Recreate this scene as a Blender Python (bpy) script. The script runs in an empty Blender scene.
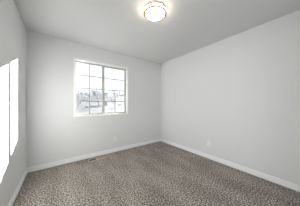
import bpy, bmesh, math, random
from mathutils import Vector, noise

SC = bpy.context.scene
COL = SC.collection
random.seed(4)

# ------------------------------------------------------------------ camera
YAW = math.radians(36.55)              # turned right of the window wall's normal
CAM_Z = 1.179
cam_d = bpy.data.cameras.new('camera')
cam_d.sensor_fit = 'HORIZONTAL'
cam_d.sensor_width = 36.0
cam_d.lens = 36.0 * 123.3 / 300.0
cam_d.shift_y = 0.7 / 300.0
cam_d.clip_start = 0.02
cam_d.clip_end = 2000
cam = bpy.data.objects.new('camera', cam_d)
COL.objects.link(cam)
cam.location = (0, 0, CAM_Z)
cam.rotation_euler = (math.radians(90), 0, -YAW)
SC.camera = cam

# ------------------------------------------------------------------ sky
world = bpy.data.worlds.new('sky')
SC.world = world
world.use_nodes = True
bg = world.node_tree.nodes['Background']
bg.inputs['Color'].default_value = (0.90, 0.95, 1.0, 1)
bg.inputs['Strength'].default_value = 1.25

# ------------------------------------------------------------------ sun
sd = bpy.data.lights.new('sun', 'SUN')
sd.energy = 48.0
sd.angle = math.radians(0.27)
sd.color = (1.0, 0.985, 0.965)
sun = bpy.data.objects.new('sun', sd)
COL.objects.link(sun)
sun.location = (30, 25, 12)
sun.rotation_euler = Vector((-1.0, -0.77, -0.325)).to_track_quat('-Z', 'Y').to_euler()

# added fill light behind the camera, entering by a made-up hall doorway
hd = bpy.data.lights.new('hall_fill_light', 'AREA')
hd.shape = 'RECTANGLE'
hd.size = 1.1
hd.size_y = 1.5
hd.energy = 32
hd.color = (0.95, 0.975, 1.0)
hall = bpy.data.objects.new('hall_fill_light', hd)
COL.objects.link(hall)
hall.location = (-0.12, -1.15, 1.30)
hall.rotation_euler = (math.radians(90), 0, math.radians(-82))

# ------------------------------------------------------------------ exposure
LAMP = 17.0
SC.view_settings.view_transform = 'Standard'
SC.view_settings.look = 'None'
SC.view_settings.gamma = 1.0
SC.view_settings.use_curve_mapping = False
SC.view_settings.exposure = 0.27

# room
X0, X1 = -0.442, 2.597
Y0, Y1 = -0.42, 2.948
H = 2.44
T = 0.17

# ------------------------------------------------------------------ materials
def mat(name, color, rough=0.6, metal=0.0, spec=0.5):
    m = bpy.data.materials.new(name)
    m.use_nodes = True
    b = m.node_tree.nodes['Principled BSDF']
    b.inputs['Base Color'].default_value = (*color, 1)
    b.inputs['Roughness'].default_value = rough
    b.inputs['Metallic'].default_value = metal
    b.inputs['Specular IOR Level'].default_value = spec
    return m

def nd(m, t):
    return m.node_tree.nodes.new(t)

def noise_mix(m, c1, c2, scale, detail=4, lo=0.35, hi=0.65, bump=0.0, dist=0.002, rough=0.6):
    """procedural two-colour noise + bump"""
    nt = m.node_tree
    b = nt.nodes['Principled BSDF']
    co = nd(m, 'ShaderNodeTexCoord')
    n = nd(m, 'ShaderNodeTexNoise')
    n.inputs['Scale'].default_value = scale
    n.inputs['Detail'].default_value = detail
    n.inputs['Roughness'].default_value = rough
    nt.links.new(co.outputs['Object'], n.inputs['Vector'])
    r = nd(m, 'ShaderNodeValToRGB')
    r.color_ramp.elements[0].position = lo
    r.color_ramp.elements[0].color = (*c1, 1)
    r.color_ramp.elements[1].position = hi
    r.color_ramp.elements[1].color = (*c2, 1)
    nt.links.new(n.outputs['Fac'], r.inputs['Fac'])
    nt.links.new(r.outputs['Color'], b.inputs['Base Color'])
    if bump:
        bp = nd(m, 'ShaderNodeBump')
        bp.inputs['Strength'].default_value = bump
        bp.inputs['Distance'].default_value = dist
        nt.links.new(n.outputs['Fac'], bp.inputs['Height'])
        nt.links.new(bp.outputs['Normal'], b.inputs['Normal'])
    return co, n, r

WALL_C = (0.770, 0.774, 0.771)
m_wall = mat('pale_grey_wall_paint', WALL_C, 0.75, spec=0.25)
noise_mix(m_wall, WALL_C, tuple(c * 1.015 for c in WALL_C), 140, 3, bump=0.12, dist=0.0008)
CEIL_C = (0.69, 0.69, 0.69)
m_ceil = mat('ceiling_paint', CEIL_C, 0.85, spec=0.15)
noise_mix(m_ceil, CEIL_C, tuple(c * 1.03 for c in CEIL_C), 60, 4, bump=0.3, dist=0.002)
m_trim = mat('white_trim_paint', (0.92, 0.925, 0.93), 0.4)
m_casing = mat('white_casing_paint', (0.93, 0.93, 0.91), 0.4)
m_vinyl = mat('window_vinyl', (0.46, 0.45, 0.41), 0.4)
m_grille = mat('grille_vinyl', (0.30, 0.30, 0.29), 0.4)
m_plate = mat('outlet_plastic', (0.90, 0.90, 0.89), 0.3)
m_slot = mat('outlet_slot_dark', (0.05, 0.05, 0.05), 0.6)
m_screw = mat('screw_paint', (0.75, 0.75, 0.74), 0.35, 0.3)
m_bronze = mat('brushed_bronze', (0.55, 0.36, 0.18), 0.55, 0.2)
m_can = mat('lamp_canopy_white', (0.8, 0.79, 0.77), 0.5)
m_vent = mat('tan_register_metal', (0.74, 0.60, 0.45), 0.45, 0.1)
m_louv = mat('brown_louver_metal', (0.36, 0.27, 0.18), 0.5, 0.1)
m_louvshade = mat('shaded_louver_metal', (0.09, 0.06, 0.04), 0.6, 0.1)  # near-black base colour paints in shade on the left louver bank
m_ductshade = mat('duct_shade', (0.035, 0.027, 0.02), 0.7)  # colour of the duct's shaded depth
m_ext = mat('exterior_siding', (0.6, 0.6, 0.6), 0.8)

# carpet: cut pile in mixed taupe yarns
m_carpet = mat('taupe_carpet', (0.2, 0.17, 0.15), 0.95, spec=0.05)
nt = m_carpet.node_tree
b = nt.nodes['Principled BSDF']
co = nd(m_carpet, 'ShaderNodeTexCoord')
n1 = nd(m_carpet, 'ShaderNodeTexNoise')
n1.inputs['Scale'].default_value = 66
n1.inputs['Detail'].default_value = 3
n1.inputs['Roughness'].default_value = 0.7
nt.links.new(co.outputs['Object'], n1.inputs['Vector'])
r1 = nd(m_carpet, 'ShaderNodeValToRGB')
cr = r1.color_ramp
cr.elements[0].position = 0.36; cr.elements[0].color = (0.045, 0.034, 0.027, 1)
cr.elements[1].position = 0.64; cr.elements[1].color = (0.84, 0.765, 0.695, 1)
e = cr.elements.new(0.5); e.color = (0.245, 0.214, 0.187, 1)
nt.links.new(n1.outputs['Fac'], r1.inputs['Fac'])
# broad lay of the pile (brushed streaks)
mp = nd(m_carpet, 'ShaderNodeMapping')
mp.inputs['Rotation'].default_value = (0, 0, math.radians(35))
mp.inputs['Scale'].default_value = (2.6, 0.9, 1)
nt.links.new(co.outputs['Object'], mp.inputs['Vector'])
n2 = nd(m_carpet, 'ShaderNodeTexNoise')
n2.inputs['Scale'].default_value = 1.6
n2.inputs['Detail'].default_value = 3
nt.links.new(mp.outputs['Vector'], n2.inputs['Vector'])
r2 = nd(m_carpet, 'ShaderNodeValToRGB')
r2.color_ramp.elements[0].position = 0.38; r2.color_ramp.elements[0].color = (0.84, 0.84, 0.84, 1)
r2.color_ramp.elements[1].position = 0.62; r2.color_ramp.elements[1].color = (1.10, 1.10, 1.10, 1)
nt.links.new(n2.outputs['Fac'], r2.inputs['Fac'])
mx = nd(m_carpet, 'ShaderNodeMix'); mx.data_type = 'RGBA'; mx.blend_type = 'MULTIPLY'
mx.inputs['Factor'].default_value = 1.0
nt.links.new(r1.outputs['Color'], mx.inputs['A'])
nt.links.new(r2.outputs['Color'], mx.inputs['B'])
nt.links.new(mx.outputs['Result'], b.inputs['Base Color'])
bp = nd(m_carpet, 'ShaderNodeBump')
bp.inputs['Strength'].default_value = 0.6
bp.inputs['Distance'].default_value = 0.006
nt.links.new(n1.outputs['Fac'], bp.inputs['Height'])
nt.links.new(bp.outputs['Normal'], b.inputs['Normal'])

# clear glass that lets the sun through: transparent + a little mirror
m_glass = bpy.data.materials.new('window_glass')
m_glass.use_nodes = True
nt = m_glass.node_tree
nt.nodes.clear()
out = nt.nodes.new('ShaderNodeOutputMaterial')
tr = nt.nodes.new('ShaderNodeBsdfTransparent'); tr.inputs['Color'].default_value = (0.97, 0.98, 0.98, 1)
gl = nt.nodes.new('ShaderNodeBsdfGlossy'); gl.inputs['Roughness'].default_value = 0.02
lw = nt.nodes.new('ShaderNodeLayerWeight'); lw.inputs['Blend'].default_value = 0.5
pw = nt.nodes.new('ShaderNodeMath'); pw.operation = 'POWER'; pw.inputs[1].default_value = 4.0
nt.links.new(lw.outputs['Facing'], pw.inputs[0])
fr = nt.nodes.new('ShaderNodeMath'); fr.operation = 'MULTIPLY_ADD'
fr.inputs[1].default_value = 0.5; fr.inputs[2].default_value = 0.025
nt.links.new(pw.outputs[0], fr.inputs[0])
ms = nt.nodes.new('ShaderNodeMixShader')
nt.links.new(fr.outputs[0], ms.inputs[0])
nt.links.new(tr.outputs[0], ms.inputs[1])
nt.links.new(gl.outputs[0], ms.inputs[2])
nt.links.new(ms.outputs[0], out.inputs['Surface'])

# lamp diffuser, lit
m_lit = mat('lit_opal_glass', (0.9, 0.88, 0.84), 0.3)
b = m_lit.node_tree.nodes['Principled BSDF']
b.inputs['Emission Color'].default_value = (1.0, 0.95, 0.88, 1)
b.inputs['Emission Strength'].default_value = LAMP

# ------------------------------------------------------------------ helpers
def link(name, bm, m, parent=None, smooth=False):
    bmesh.ops.recalc_face_normals(bm, faces=bm.faces)
    me = bpy.data.meshes.new(name)
    bm.to_mesh(me); bm.free()
    me.materials.append(m)
    if smooth:
        for p in me.polygons: p.use_smooth = True
    o = bpy.data.objects.new(name, me)
    COL.objects.link(o)
    if parent: o.parent = parent
    return o

def box(bm, a, c, bevel=0.0, seg=2):
    v = [bm.verts.new((x, y, z)) for x in (a[0], c[0]) for y in (a[1], c[1]) for z in (a[2], c[2])]
    fs = [(0,1,3,2), (4,6,7,5), (0,4,5,1), (2,3,7,6), (0,2,6,4), (1,5,7,3)]
    faces = [bm.faces.new([v[i] for i in f]) for f in fs]
    if bevel:
        bmesh.ops.recalc_face_normals(bm, faces=faces)
        edges = list({e for f in faces for e in f.edges})
        bmesh.ops.bevel(bm, geom=edges, offset=bevel, segments=seg, profile=0.5, affect='EDGES')

def lathe(bm, prof, seg=64, closed=False):
    rings = []
    for r, z in prof:
        if r < 1e-6:
            rings.append([bm.verts.new((0, 0, z))])
        else:
            rings.append([bm.verts.new((r*math.cos(2*math.pi*k/seg), r*math.sin(2*math.pi*k/seg), z)) for k in range(seg)])
    pairs = list(zip(rings, rings[1:]))
    if closed: pairs.append((rings[-1], rings[0]))
    for A, B in pairs:
        for k in range(seg):
            k2 = (k+1) % seg
            if len(A) == 1 and len(B) == 1: continue
            if len(A) == 1: bm.faces.new((A[0], B[k], B[k2]))
            elif len(B) == 1: bm.faces.new((A[k], B[0], A[k2]))
            else: bm.faces.new((A[k], B[k], B[k2], A[k2]))

def empty(name, loc=(0,0,0), rz=0.0):
    o = bpy.data.objects.new(name, None)
    o.empty_display_size = 0.1
    COL.objects.link(o)
    o.location = loc
    o.rotation_euler = (0, 0, rz)
    return o

def tag(o, label=None, cat=None, group=None, kind=None):
    if label: o['label'] = label
    if cat: o['category'] = cat
    if group: o['group'] = group
    if kind: o['kind'] = kind
    return o

def copy_tree(o, parent=None):
    c = o.copy(); COL.objects.link(c)
    if parent: c.parent = parent
    for ch in list(o.children):
        copy_tree(ch, c)
    return c

# ------------------------------------------------------------------ shell
bm = bmesh.new(); box(bm, (X0-T, Y0-T, -0.12), (X1+T, Y1+T, 0.0))
tag(link('floor', bm, m_carpet), kind='structure')
bm = bmesh.new(); box(bm, (X0-T, Y0-T, H), (X1+T, Y1+T, H+0.15))
tag(link('ceiling', bm, m_ceil), kind='structure')
bm = bmesh.new(); box(bm, (X0-T, Y0-T, 0), (X0, Y1+T, H))
tag(link('wall_left', bm, m_wall), kind='structure')
bm = bmesh.new(); box(bm, (X1, Y0-T, 0), (X1+T, Y1+T, H))
tag(link('wall_right', bm, m_wall), kind='structure')
# window opening
WX0, WX1, WZ0, WZ1 = 0.275, 1.443, 0.935, 2.09
bm = bmesh.new()
ox = [X0, WX0, WX1, X1]; oz = [0, WZ0, WZ1, H]
def plate_with_hole(bm, xs, zs, ya, yb):
    g = {}
    for s, y in enumerate((ya, yb)):
        for i, x in enumerate(xs):
            for k, z in enumerate(zs):
                g[s, i, k] = bm.verts.new((x, y, z))
    for s in (0, 1):
        for i in range(3):
            for k in range(3):
                if i == 1 and k == 1: continue
                bm.faces.new((g[s,i,k], g[s,i+1,k], g[s,i+1,k+1], g[s,i,k+1]))
    for (i, k, i2, k2) in ((1,1,2,1), (2,1,2,2), (2,2,1,2), (1,2,1,1)):
        bm.faces.new((g[0,i,k], g[0,i2,k2], g[1,i2,k2], g[1,i,k]))
    rim = [(i,0) for i in range(4)] + [(3,k) for k in range(1,4)] + [(i,3) for i in (2,1,0)] + [(0,k) for k in (2,1)]
    for a in range(len(rim)):
        p, q = rim[a], rim[(a+1) % len(rim)]
        bm.faces.new((g[(0,)+p], g[(0,)+q], g[(1,)+q], g[(1,)+p]))
plate_with_hole(bm, ox, oz, Y1, Y1+T)
tag(link('wall_back', bm, m_wall), kind='structure')

# front wall (behind the camera) with an added doorway and hall that let fill light in
DX0, DX1, DZ = -0.30, 1.20, 2.06
YF = Y0-0.12
bm = bmesh.new()
P = [(X0, 0), (DX0, 0), (DX0, DZ), (DX1, DZ), (DX1, 0), (X1, 0), (X1, H), (X0, H)]
A = [bm.verts.new((x, Y0, z)) for x, z in P]; B = [bm.verts.new((x, YF, z)) for x, z in P]
for k in range(8):
    j = (k+1) % 8
    bm.faces.new((A[k], A[j], B[j], B[k]))
bm.faces.new(A); bm.faces.new(B[::-1])
tag(link('wall_front', bm, m_wall), kind='structure')
bm = bmesh.new()
for xa, xb, za, zb in ((DX0-0.06, DX0, 0, DZ+0.06), (DX1, DX1+0.06, 0, DZ+0.06), (DX0, DX1, DZ, DZ+0.06)):
    box(bm, (xa, Y0+0.0002, za), (xb, Y0+0.016, zb), 0.003)
tag(link('trim_1', bm, m_trim), kind='structure')  # casing of the added doorway
HY = -1.95  # added hall shell around the fill light
bm = bmesh.new(); box(bm, (X0-T, HY-0.1, -0.12), (X1+T, Y0-T, 0.0))
tag(link('floor_added_hall', bm, m_carpet), kind='structure')
bm = bmesh.new(); box(bm, (X0-T, HY-0.1, H), (X1+T, Y0-T, H+0.15))
tag(link('ceiling_added_hall', bm, m_ceil), kind='structure')
bm = bmesh.new(); box(bm, (X0-T, HY-0.1, 0), (X0, Y0-T, H))
tag(link('wall_added_hall_left', bm, m_wall), kind='structure')
bm = bmesh.new(); box(bm, (X1, HY-0.1, 0), (X1+T, Y0-T, H))
tag(link('wall_added_hall_right', bm, m_wall), kind='structure')
bm = bmesh.new()
plate_with_hole(bm, [X0, -0.35, 0.85, X1], [0, 0.6, 2.1, H], HY-0.1, HY)  # made-up window opening behind the fill light
tag(link('wall_added_hall_back', bm, m_wall), kind='structure')

# baseboards: moulded profile swept along each wall
PROF = [(0, 0), (0.0145, 0), (0.0145, 0.048), (0.0120, 0.050), (0.0070, 0.053), (0.0070, 0.058), (0.0105, 0.062),
        (0.0105, 0.070), (0.0085, 0.080), (0.0055, 0.085), (0.0, 0.086)]
def baseboard(name, a, c, inward):
    """a,c: ends of wall line; inward: unit normal into the room; mitred 45 deg at both ends"""
    a = Vector(a); c = Vector(c); d = (c-a).normalized(); n = Vector(inward)
    bm = bmesh.new()
    A = [bm.verts.new(((a + n*t + d*t).x, (a + n*t + d*t).y, z)) for t, z in PROF]
    B = [bm.verts.new(((c + n*t - d*t).x, (c + n*t - d*t).y, z)) for t, z in PROF]
    for i in range(len(PROF)):
        j = (i+1) % len(PROF)
        bm.faces.new((A[i], A[j], B[j], B[i]))
    bm.faces.new(A); bm.faces.new(B[::-1])
    return tag(link(name, bm, m_trim), kind='structure')
baseboard('baseboard_back', (X0, Y1, 0), (X1, Y1, 0), (0, -1, 0))
baseboard('baseboard_left', (X0, Y0, 0), (X0, Y1, 0), (1, 0, 0))
baseboard('baseboard_right', (X1, Y0, 0), (X1, Y1, 0), (-1, 0, 0))
baseboard('baseboard_front', (X0, Y0, 0), (DX0-0.06+0.0145, Y0, 0), (0, 1, 0))
baseboard('baseboard_front.001', (DX1+0.06-0.0145, Y0, 0), (X1, Y0, 0), (0, 1, 0))

# ------------------------------------------------------------------ window
win = tag(empty('window_1', ((WX0+WX1)/2, Y1, WZ0)), kind='structure')
def wpart(name, bm, m, parent=win, smooth=False):
    o = link(name, bm, m, parent, smooth)
    root = win
    if parent is win:
        o.matrix_parent_inverse = win.matrix_basis.inverted()
    return o
def rect_frame(bm, x0, x1, z0, z1, w, ya, yb, bev=0.002):
    """four mitred members around a rectangle, width w inward"""
    if not hasattr(w, '__len__'): w = (w, w, w, w)       # left, right, bottom, top
    o = [(x0,z0), (x1,z0), (x1,z1), (x0,z1)]
    i = [(x0+w[0],z0+w[2]), (x1-w[1],z0+w[2]), (x1-w[1],z1-w[3]), (x0+w[0],z1-w[3])]
    vs = {}
    for s, y in enumerate((ya, yb)):
        for k in range(4):
            vs[s,'o',k] = bm.verts.new((o[k][0], y, o[k][1]))
            vs[s,'i',k] = bm.verts.new((i[k][0], y, i[k][1]))
    fs = []
    for k in range(4):
        j = (k+1) % 4
        for s in (0, 1):
            fs.append(bm.faces.new((vs[s,'o',k], vs[s,'o',j], vs[s,'i',j], vs[s,'i',k])))
        fs.append(bm.faces.new((vs[0,'o',k], vs[0,'o',j], vs[1,'o',j], vs[1,'o',k])))
        fs.append(bm.faces.new((vs[0,'i',k], vs[0,'i',j], vs[1,'i',j], vs[1,'i',k])))
    if bev:
        bmesh.ops.recalc_face_normals(bm, faces=fs)
        ed = [e for e in {e for f in fs for e in f.edges}
              if e.is_manifold and e.calc_face_angle(0) > 1.0]
        bmesh.ops.bevel(bm, geom=ed, offset=bev, segments=2, affect='EDGES')

CW = 0.030
bm = bmesh.new()
rect_frame(bm, WX0-CW, WX1+CW, WZ0-CW, WZ1+CW, CW-0.002, Y1-0.012, Y1-0.0002, 0.002)
wpart('window_casing', bm, m_casing)
FY0, FY1 = Y1+0.070, Y1+0.145
bm = bmesh.new()
rect_frame(bm, WX0+0.0005, WX1-0.0005, WZ0+0.0005, WZ1-0.0005, 0.012, FY0, FY1, 0.0015)
wpart('window_frame', bm, m_vinyl)
XC = (WX0+WX1)/2
def sash(xa, xb, ya, yb, lock):
    bm = bmesh.new()
    rect_frame(bm, xa, xb, WZ0+0.013, WZ1-0.013, (0.012, 0.050, 0.016, 0.012) if lock else (0.050, 0.012, 0.016, 0.012), ya, yb, 0.002)
    s = wpart('sash', bm, m_vinyl)
    gx0 = xa + (0.012 if lock else 0.050); gx1 = xb - (0.050 if lock else 0.012)
    gz0 = WZ0+0.029; gz1 = WZ1-0.025
    ym = (ya+yb)/2
    bm = bmesh.new(); box(bm, (gx0, ym-0.002, gz0), (gx1, ym+0.002, gz1))
    g = link('glass_pane', bm, m_glass, s)
    bm = bmesh.new()
    xm = XC - 0.300 if lock else XC + 0.300
    # grille bars just inside the pane
    box(bm, (xm-0.009, ym-0.009, gz0), (xm+0.009, ym-0.003, gz1), 0.0012, 1)
    for z in (1.797, 1.517, 1.236):
        box(bm, (gx0, ym-0.0088, z-0.009), (gx1, ym-0.0032, z+0.009), 0.0012, 1)
    link('grille', bm, m_grille, s)
    if lock:
        bm = bmesh.new()
        box(bm, (xb-0.034, ya-0.012, 1.49), (xb-0.014, ya+0.001, 1.54), 0.003, 2)
        box(bm, (xb-0.030, ya-0.022, 1.505), (xb-0.018, ya-0.010, 1.55), 0.003, 2)
        link('latch', bm, m_vinyl, s)
    return s
sash(WX0+0.013, XC+0.026, FY0+0.006, FY0+0.034, True)
sash(XC-0.026, WX1-0.013, FY0+0.038, FY0+0.066, False)

# ------------------------------------------------------------------ ceiling lamp
LX, LY = 1.032, 1.278
lamp = tag(empty('ceiling_lamp', (LX, LY, H)),
           'round flush ceiling lamp, lit, opal glass held by two bronze rings', 'ceiling lamp')
bm = bmesh.new()
lathe(bm, [(0, -0.0005), (0.138, -0.0005), (0.138, -0.012), (0.128, -0.018), (0, -0.018)])
link('ceiling_plate', bm, m_can, lamp, False)
def ring(name, zc, r=0.150, w=0.022, h=0.008):
    bm = bmesh.new()
    pts = [(r-w, zc-h*0.7), (r-w, zc+h*0.7), (r-w*0.7, zc+h), (r-w*0.2, zc+h), (r, zc+h*0.6), (r, zc-h*0.6), (r-w*0.2, zc-h), (r-w*0.7, zc-h)]
    lathe(bm, pts, closed=True, seg=96)
    return link(name, bm, m_bronze, lamp, True)
ring('upper_ring', -0.026, r=0.148, w=0.013, h=0.007)
ring('lower_ring', -0.072)
for k in range(3):
    a = math.radians(40 + 120*k)
    bm = bmesh.new()
    px, py = 0.1415*math.cos(a), 0.1415*math.sin(a)
    bmesh.ops.create_cone(bm, cap_ends=True, segments=12, radius1=0.0035, radius2=0.0035, depth=0.040)
    bmesh.ops.translate(bm, verts=bm.verts, vec=(px, py, -0.048))
    link('ring_post', bm, m_bronze, lamp, True)
bm = bmesh.new()
lathe(bm, [(0, -0.0185), (0.112, -0.0185), (0.121, -0.022), (0.124, -0.032), (0.124, -0.070), (0.121, -0.074), (0.09, -0.0755), (0.045, -0.076), (0, -0.076)], seg=96)
tag(link('glass_diffuser', bm, m_lit, lamp, True), 'glowing opal glass drum')

# ------------------------------------------------------------------ outlets
def outlet(name, loc, rz, label):
    """duplex outlet; local -Y faces the room, origin on the wall plane"""
    t = tag(empty(name, loc, rz), label, 'power outlet', 'wall power outlets')
    bm = bmesh.new()
    box(bm, (-0.035, -0.0055, -0.0575), (0.035, -0.0002, 0.0575), 0.002, 2)
    link('cover_plate', bm, m_plate, t)
    for s in (1, -1):
        bm = bmesh.new()
        # rounded receptacle face
        zc = 0.0195*s
        pts = []
        for k in range(32):
            a = 2*math.pi*k/32
            x = max(-0.0165, min(0.0165, 0.0185*math.cos(a)))
            z = max(-0.0140, min(0.0140, 0.0185*math.sin(a)))
            pts.append((x, z))
        A = [bm.verts.new((x, -0.0052, z+zc)) for x, z in pts]
        B = [bm.verts.new((x*0.97, -0.0085, z*0.97+zc)) for x, z in pts]
        for k in range(32):
            bm.faces.new((A[k], A[(k+1) % 32], B[(k+1) % 32], B[k]))
        bm.faces.new(B); bm.faces.new(A[::-1])
        f = link('receptacle', bm, m_plate, t)
        bm = bmesh.new()
        for dx, hh in ((-0.0064, 0.0042), (0.0064, 0.0034)):
            box(bm, (dx-0.0012, -0.0089, zc+0.003-hh), (dx+0.0012, -0.0083, zc+0.003+hh))
        box(bm, (-0.0022, -0.0089, zc-0.0105), (0.0022, -0.0083, zc-0.0062))
        link('slots', bm, m_slot, f)
    bm = bmesh.new()
    bmesh.ops.create_cone(bm, cap_ends=True, segments=16, radius1=0.003, radius2=0.0035, depth=0.0016,
                          matrix=__import__('mathutils').Matrix.Translation((0, -0.006, 0)) @ __import__('mathutils').Matrix.Rotation(math.pi/2, 4, 'X'))
    link('screw', bm, m_screw, t)
    return t
outlet('wall_outlet', (1.112, Y1, 0.305), 0, 'white power outlet low on the back wall under the window')
outlet('wall_outlet.001', (X1, 1.375, 0.315), -math.pi/2, 'white power outlet low on the long right wall')

# ------------------------------------------------------------------ floor register
VX0, VX1, VY0, VY1 = 0.495, 0.812, 2.738, 2.848
vent = tag(empty('floor_register', ((VX0+VX1)/2, (VY0+VY1)/2, 0)),
           'tan metal floor register in the carpet below the window', 'floor vent')
hx, hy = (VX1-VX0)/2, (VY1-VY0)/2
bm = bmesh.new()
# flanged rim, outer edge down to the carpet
o = [(-hx,-hy), (hx,-hy), (hx,hy), (-hx,hy)]
i = [(-hx+.009,-hy+.009), (hx-.009,-hy+.009), (hx-.009,hy-.009), (-hx+.009,hy-.009)]
m_ = [(-hx+.003,-hy+.003), (hx-.003,-hy+.003), (hx-.003,hy-.003), (-hx+.003,hy-.003)]
L = [[bm.verts.new((x, y, z)) for x, y in P] for P, z in ((o, 0.0005), (m_, 0.0075), (i, 0.0075), (i, 0.0012))]
for A, B in zip(L, L[1:]):
    for k in range(4):
        j = (k+1) % 4
        bm.faces.new((A[k], A[j], B[j], B[k]))
box(bm, (-0.006, -hy+0.0088, 0.002), (0.006, hy-0.0088, 0.0072))
link('register_frame', bm, m_vent, vent)
bm = bmesh.new(); box(bm, (-hx+.0088, -hy+.0088, 0.0004), (hx-.0088, hy-.0088, 0.0012))  # flat dark plate on the floor stands in for shade inside the duct
link('duct_shade_plate', bm, m_ductshade, vent)
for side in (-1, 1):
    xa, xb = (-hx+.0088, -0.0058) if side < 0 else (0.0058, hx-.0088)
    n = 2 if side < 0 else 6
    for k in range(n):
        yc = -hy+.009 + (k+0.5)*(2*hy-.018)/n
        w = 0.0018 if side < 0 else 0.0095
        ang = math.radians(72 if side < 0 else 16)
        dy, dz = w/2*math.cos(ang), w/2*math.sin(ang)
        bm = bmesh.new()
        t_ = 0.0005
        q = [(yc-dy, 0.0052-dz), (yc+dy, 0.0052+dz), (yc+dy, 0.0052+dz+2*t_), (yc-dy, 0.0052-dz+2*t_)]
        A = [bm.verts.new((xa, y, z)) for y, z in q]
        B = [bm.verts.new((xb, y, z)) for y, z in q]
        for a in range(4):
            c = (a+1) % 4
            bm.faces.new((A[a], A[c], B[c], B[a]))
        bm.faces.new(A); bm.faces.new(B[::-1])
        link('louver', bm, m_louvshade if side < 0 else m_louv, vent)  # left bank takes the painted-shade colour

# ------------------------------------------------------------------ outdoors
m_snow = mat('snow_and_brush', (0.6, 0.6, 0.65), 0.9, spec=0.1)
noise_mix(m_snow, (0.050, 0.050, 0.055), (0.145, 0.145, 0.153), 0.30, 8, 0.36, 0.62, rough=0.8)
m_bark = mat('hazed_bark', (0.30, 0.30, 0.31), 0.9)  # this and the tones below are lightened to stand in for haze
m_hazetwig = mat('hazed_twigs', (0.42, 0.42, 0.45), 0.9)
m_snowroof = mat('snowy_roof', (0.50, 0.50, 0.53), 0.8)
m_siding = mat('pale_siding', (0.62, 0.62, 0.64), 0.8)
m_siding2 = mat('blue_siding', (0.42, 0.49, 0.58), 0.8)
m_hazewin = mat('hazed_house_window', (0.46, 0.47, 0.50), 0.4)  # house panes paled for the same haze

def ground_z(x, y):
    d = math.hypot(x, y)
    base = -2.9
    t = max(0.0, min(1.0, (d-40)/290))
    t = t*t*(3-2*t)
    h = base + t*27.0
    h += (noise.noise(Vector((x*0.020, y*0.020, 3.1)))*0.9 + noise.noise(Vector((x*0.07, y*0.07, 8.1)))*0.25) * min(1, max(0, (d-30)/90))
    return h
bm = bmesh.new()
NX, NY = 110, 90
gx0, gx1, gy0, gy1 = -170, 260, 3.6, 340
vv = [[None]*(NY+1) for _ in range(NX+1)]
for a in range(NX+1):
    for c in range(NY+1):
        x = gx0 + (gx1-gx0)*a/NX
        y = gy0 + (gy1-gy0)*(c/NY)**1.5
        vv[a][c] = bm.verts.new((x, y, ground_z(x, y)))
for a in range(NX):
    for c in range(NY):
        bm.faces.new((vv[a][c], vv[a+1][c], vv[a+1][c+1], vv[a][c+1]))
tag(link('snowy_ground', bm, m_snow, None, True), kind='structure')

def spot(px, dist):
    """bearing of a far thing seen through the window -> point on the ground"""
    a = YAW + math.atan((px-150)/123.3)
    x, y = dist*math.sin(a), dist*math.cos(a)
    return x, y, ground_z(x, y)

def house(px, dist, rz, w, d, h, rh, wall_m, label):
    x, y, z = spot(px, dist)
    t = tag(empty('house', (x, y, z), rz), label, 'house', 'houses beyond the window')
    bm = bmesh.new()
    pr = [(-d/2, -1.5), (d/2, -1.5), (d/2, h), (0, h+rh), (-d/2, h)]
    A = [bm.verts.new((-w/2, yy, zz)) for yy, zz in pr]
    B = [bm.verts.new((w/2, yy, zz)) for yy, zz in pr]
    for k in range(5):
        j = (k+1) % 5
        bm.faces.new((A[k], A[j], B[j], B[k]))
    bm.faces.new(A); bm.faces.new(B[::-1])
    link('walls', bm, wall_m, t)
    bm = bmesh.new()
    e, th = 0.4, 0.22
    k = rh/(d/2)
    pr = [(-d/2-e, h-k*e+0.02), (0, h+rh+0.02), (d/2+e, h-k*e+0.02), (d/2+e, h-k*e+th), (0, h+rh+th), (-d/2-e, h-k*e+th)]
    A = [bm.verts.new((-w/2-e, yy, zz)) for yy, zz in pr]
    B = [bm.verts.new((w/2+e, yy, zz)) for yy, zz in pr]
    for q in range(6):
        j = (q+1) % 6
        bm.faces.new((A[q], A[j], B[j], B[q]))
    bm.faces.new((A[0], A[1], A[4], A[5])); bm.faces.new((A[1], A[2], A[3], A[4]))
    bm.faces.new((B[0], B[1], B[4], B[5])); bm.faces.new((B[1], B[2], B[3], B[4]))
    link('roof', bm, m_snowroof, t)
    for sx in (0.0,):
        bm = bmesh.new(); box(bm, (sx*w-0.5, -d/2-0.04, h*0.35), (sx*w+0.5, -d/2+0.02, h*0.8))
        link('house_window', bm, m_hazewin, t)
    return t
house(105.3, 96, 0.35, 1.7, 2.2, 3.0, 0.8, m_siding2, 'small blue house with a grey roof just right of the window mullion')

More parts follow.
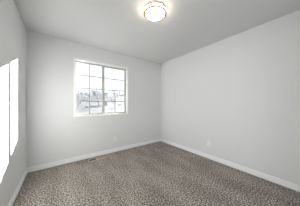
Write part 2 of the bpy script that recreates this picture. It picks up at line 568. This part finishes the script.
def tree(name, px, dist, height, spread, label, cat, seedn, levels=4, tip=0.03):
    rnd = random.Random(seedn)
    x, y, z = spot(px, dist)
    t = tag(empty(name, (x, y, z-0.2)), label, cat)
    trunk = bmesh.new(); twigs = bmesh.new()
    def seg(bm, p, q, r0, r1):
        d = (q-p).normalized()
        u = d.cross(Vector((0.3, 0.9, 0.1))).normalized(); v = d.cross(u)
        A = []; B = []
        for k in range(5):
            a = 2*math.pi*k/5
            o_ = u*math.cos(a)+v*math.sin(a)
            A.append(bm.verts.new(p+o_*r0)); B.append(bm.verts.new(q+o_*r1))
        for k in range(5):
            bm.faces.new((A[k], A[(k+1) % 5], B[(k+1) % 5], B[k]))
        bm.faces.new(A[::-1]); bm.faces.new(B)
    def grow(p, d, L, r, lv):
        q = p + d*L
        seg(trunk if lv >= levels-1 else twigs, p, q, r, r*0.65)
        if lv == 0: return
        for k in range(4 if lv < levels else 5):
            a = rnd.uniform(0, 2*math.pi); s = rnd.uniform(0.35, 0.85)*spread
            nd_ = (d + Vector((math.cos(a)*s, math.sin(a)*s, rnd.uniform(-0.1, 0.25)))).normalized()
            grow(p + d*L*rnd.uniform(0.55, 1.0), nd_, L*rnd.uniform(0.55, 0.75), max(tip, r*0.5), lv-1)
    grow(Vector((0, 0, 0)), Vector((rnd.uniform(-.05, .05), 0, 1)), height*0.38, height*0.022, levels)
    link('trunk', trunk, m_bark, t); link('twigs', twigs, m_hazetwig, t)
    return t
tree("bare_tree", 98.5, 92, 15.0, 0.9, 'tall bare tree left of the window mullion, rising above the ridge', 'tree', 3, tip=0.07)
tree('bare_tree', 77.8, 80, 7.0, 0.9, 'bare tree at the far left edge of the window view', 'tree', 5)
tree('bare_tree', 113.0, 100, 7.5, 1.0, 'bare tree behind the right sash grille bar', 'tree', 8)
tree('bush', 97.3, 74, 3.2, 1.4, 'dark low bush left of the window mullion, below the tall tree', 'bush', 11)
tree('bush', 92.5, 78, 2.6, 1.4, 'pale bush between the left grille bar and the dark bush', 'bush', 13)
tree('bush', 86.0, 76, 2.8, 1.4, 'low bush just left of the left sash grille bar', 'bush', 17)
tree('bare_tree', 80.6, 105, 8.5, 0.9, 'bare tree standing second from the left edge of the window view', 'tree', 23, tip=0.06)
tree('bare_tree', 84.6, 112, 8.0, 0.9, 'bare tree between the left edge and the first grille bar, third from the left', 'tree', 29, tip=0.06)
tree('bush', 119.5, 82, 3.2, 1.4, 'low bush at the right end of the window view', 'bush', 19)

rt = tree('ridge_tree', 90.0, 190, 9.0, 0.9, 'grey bare tree in the row along the far ridge outside the window', 'tree', 41, levels=3, tip=0.12)
rt['group'] = 'bare trees along the far ridge'
rr = random.Random(9)
for k in range(26):
    c = copy_tree(rt)
    x, y, z = spot(74 + k*2.15 + rr.uniform(-0.8, 0.8), rr.uniform(150, 260))
    c.location = (x, y, z-0.2)
    c.rotation_euler = (0, 0, rr.uniform(0, 6.28))
    q = rr.uniform(0.7, 1.15)
    c.scale = (q, q, q)
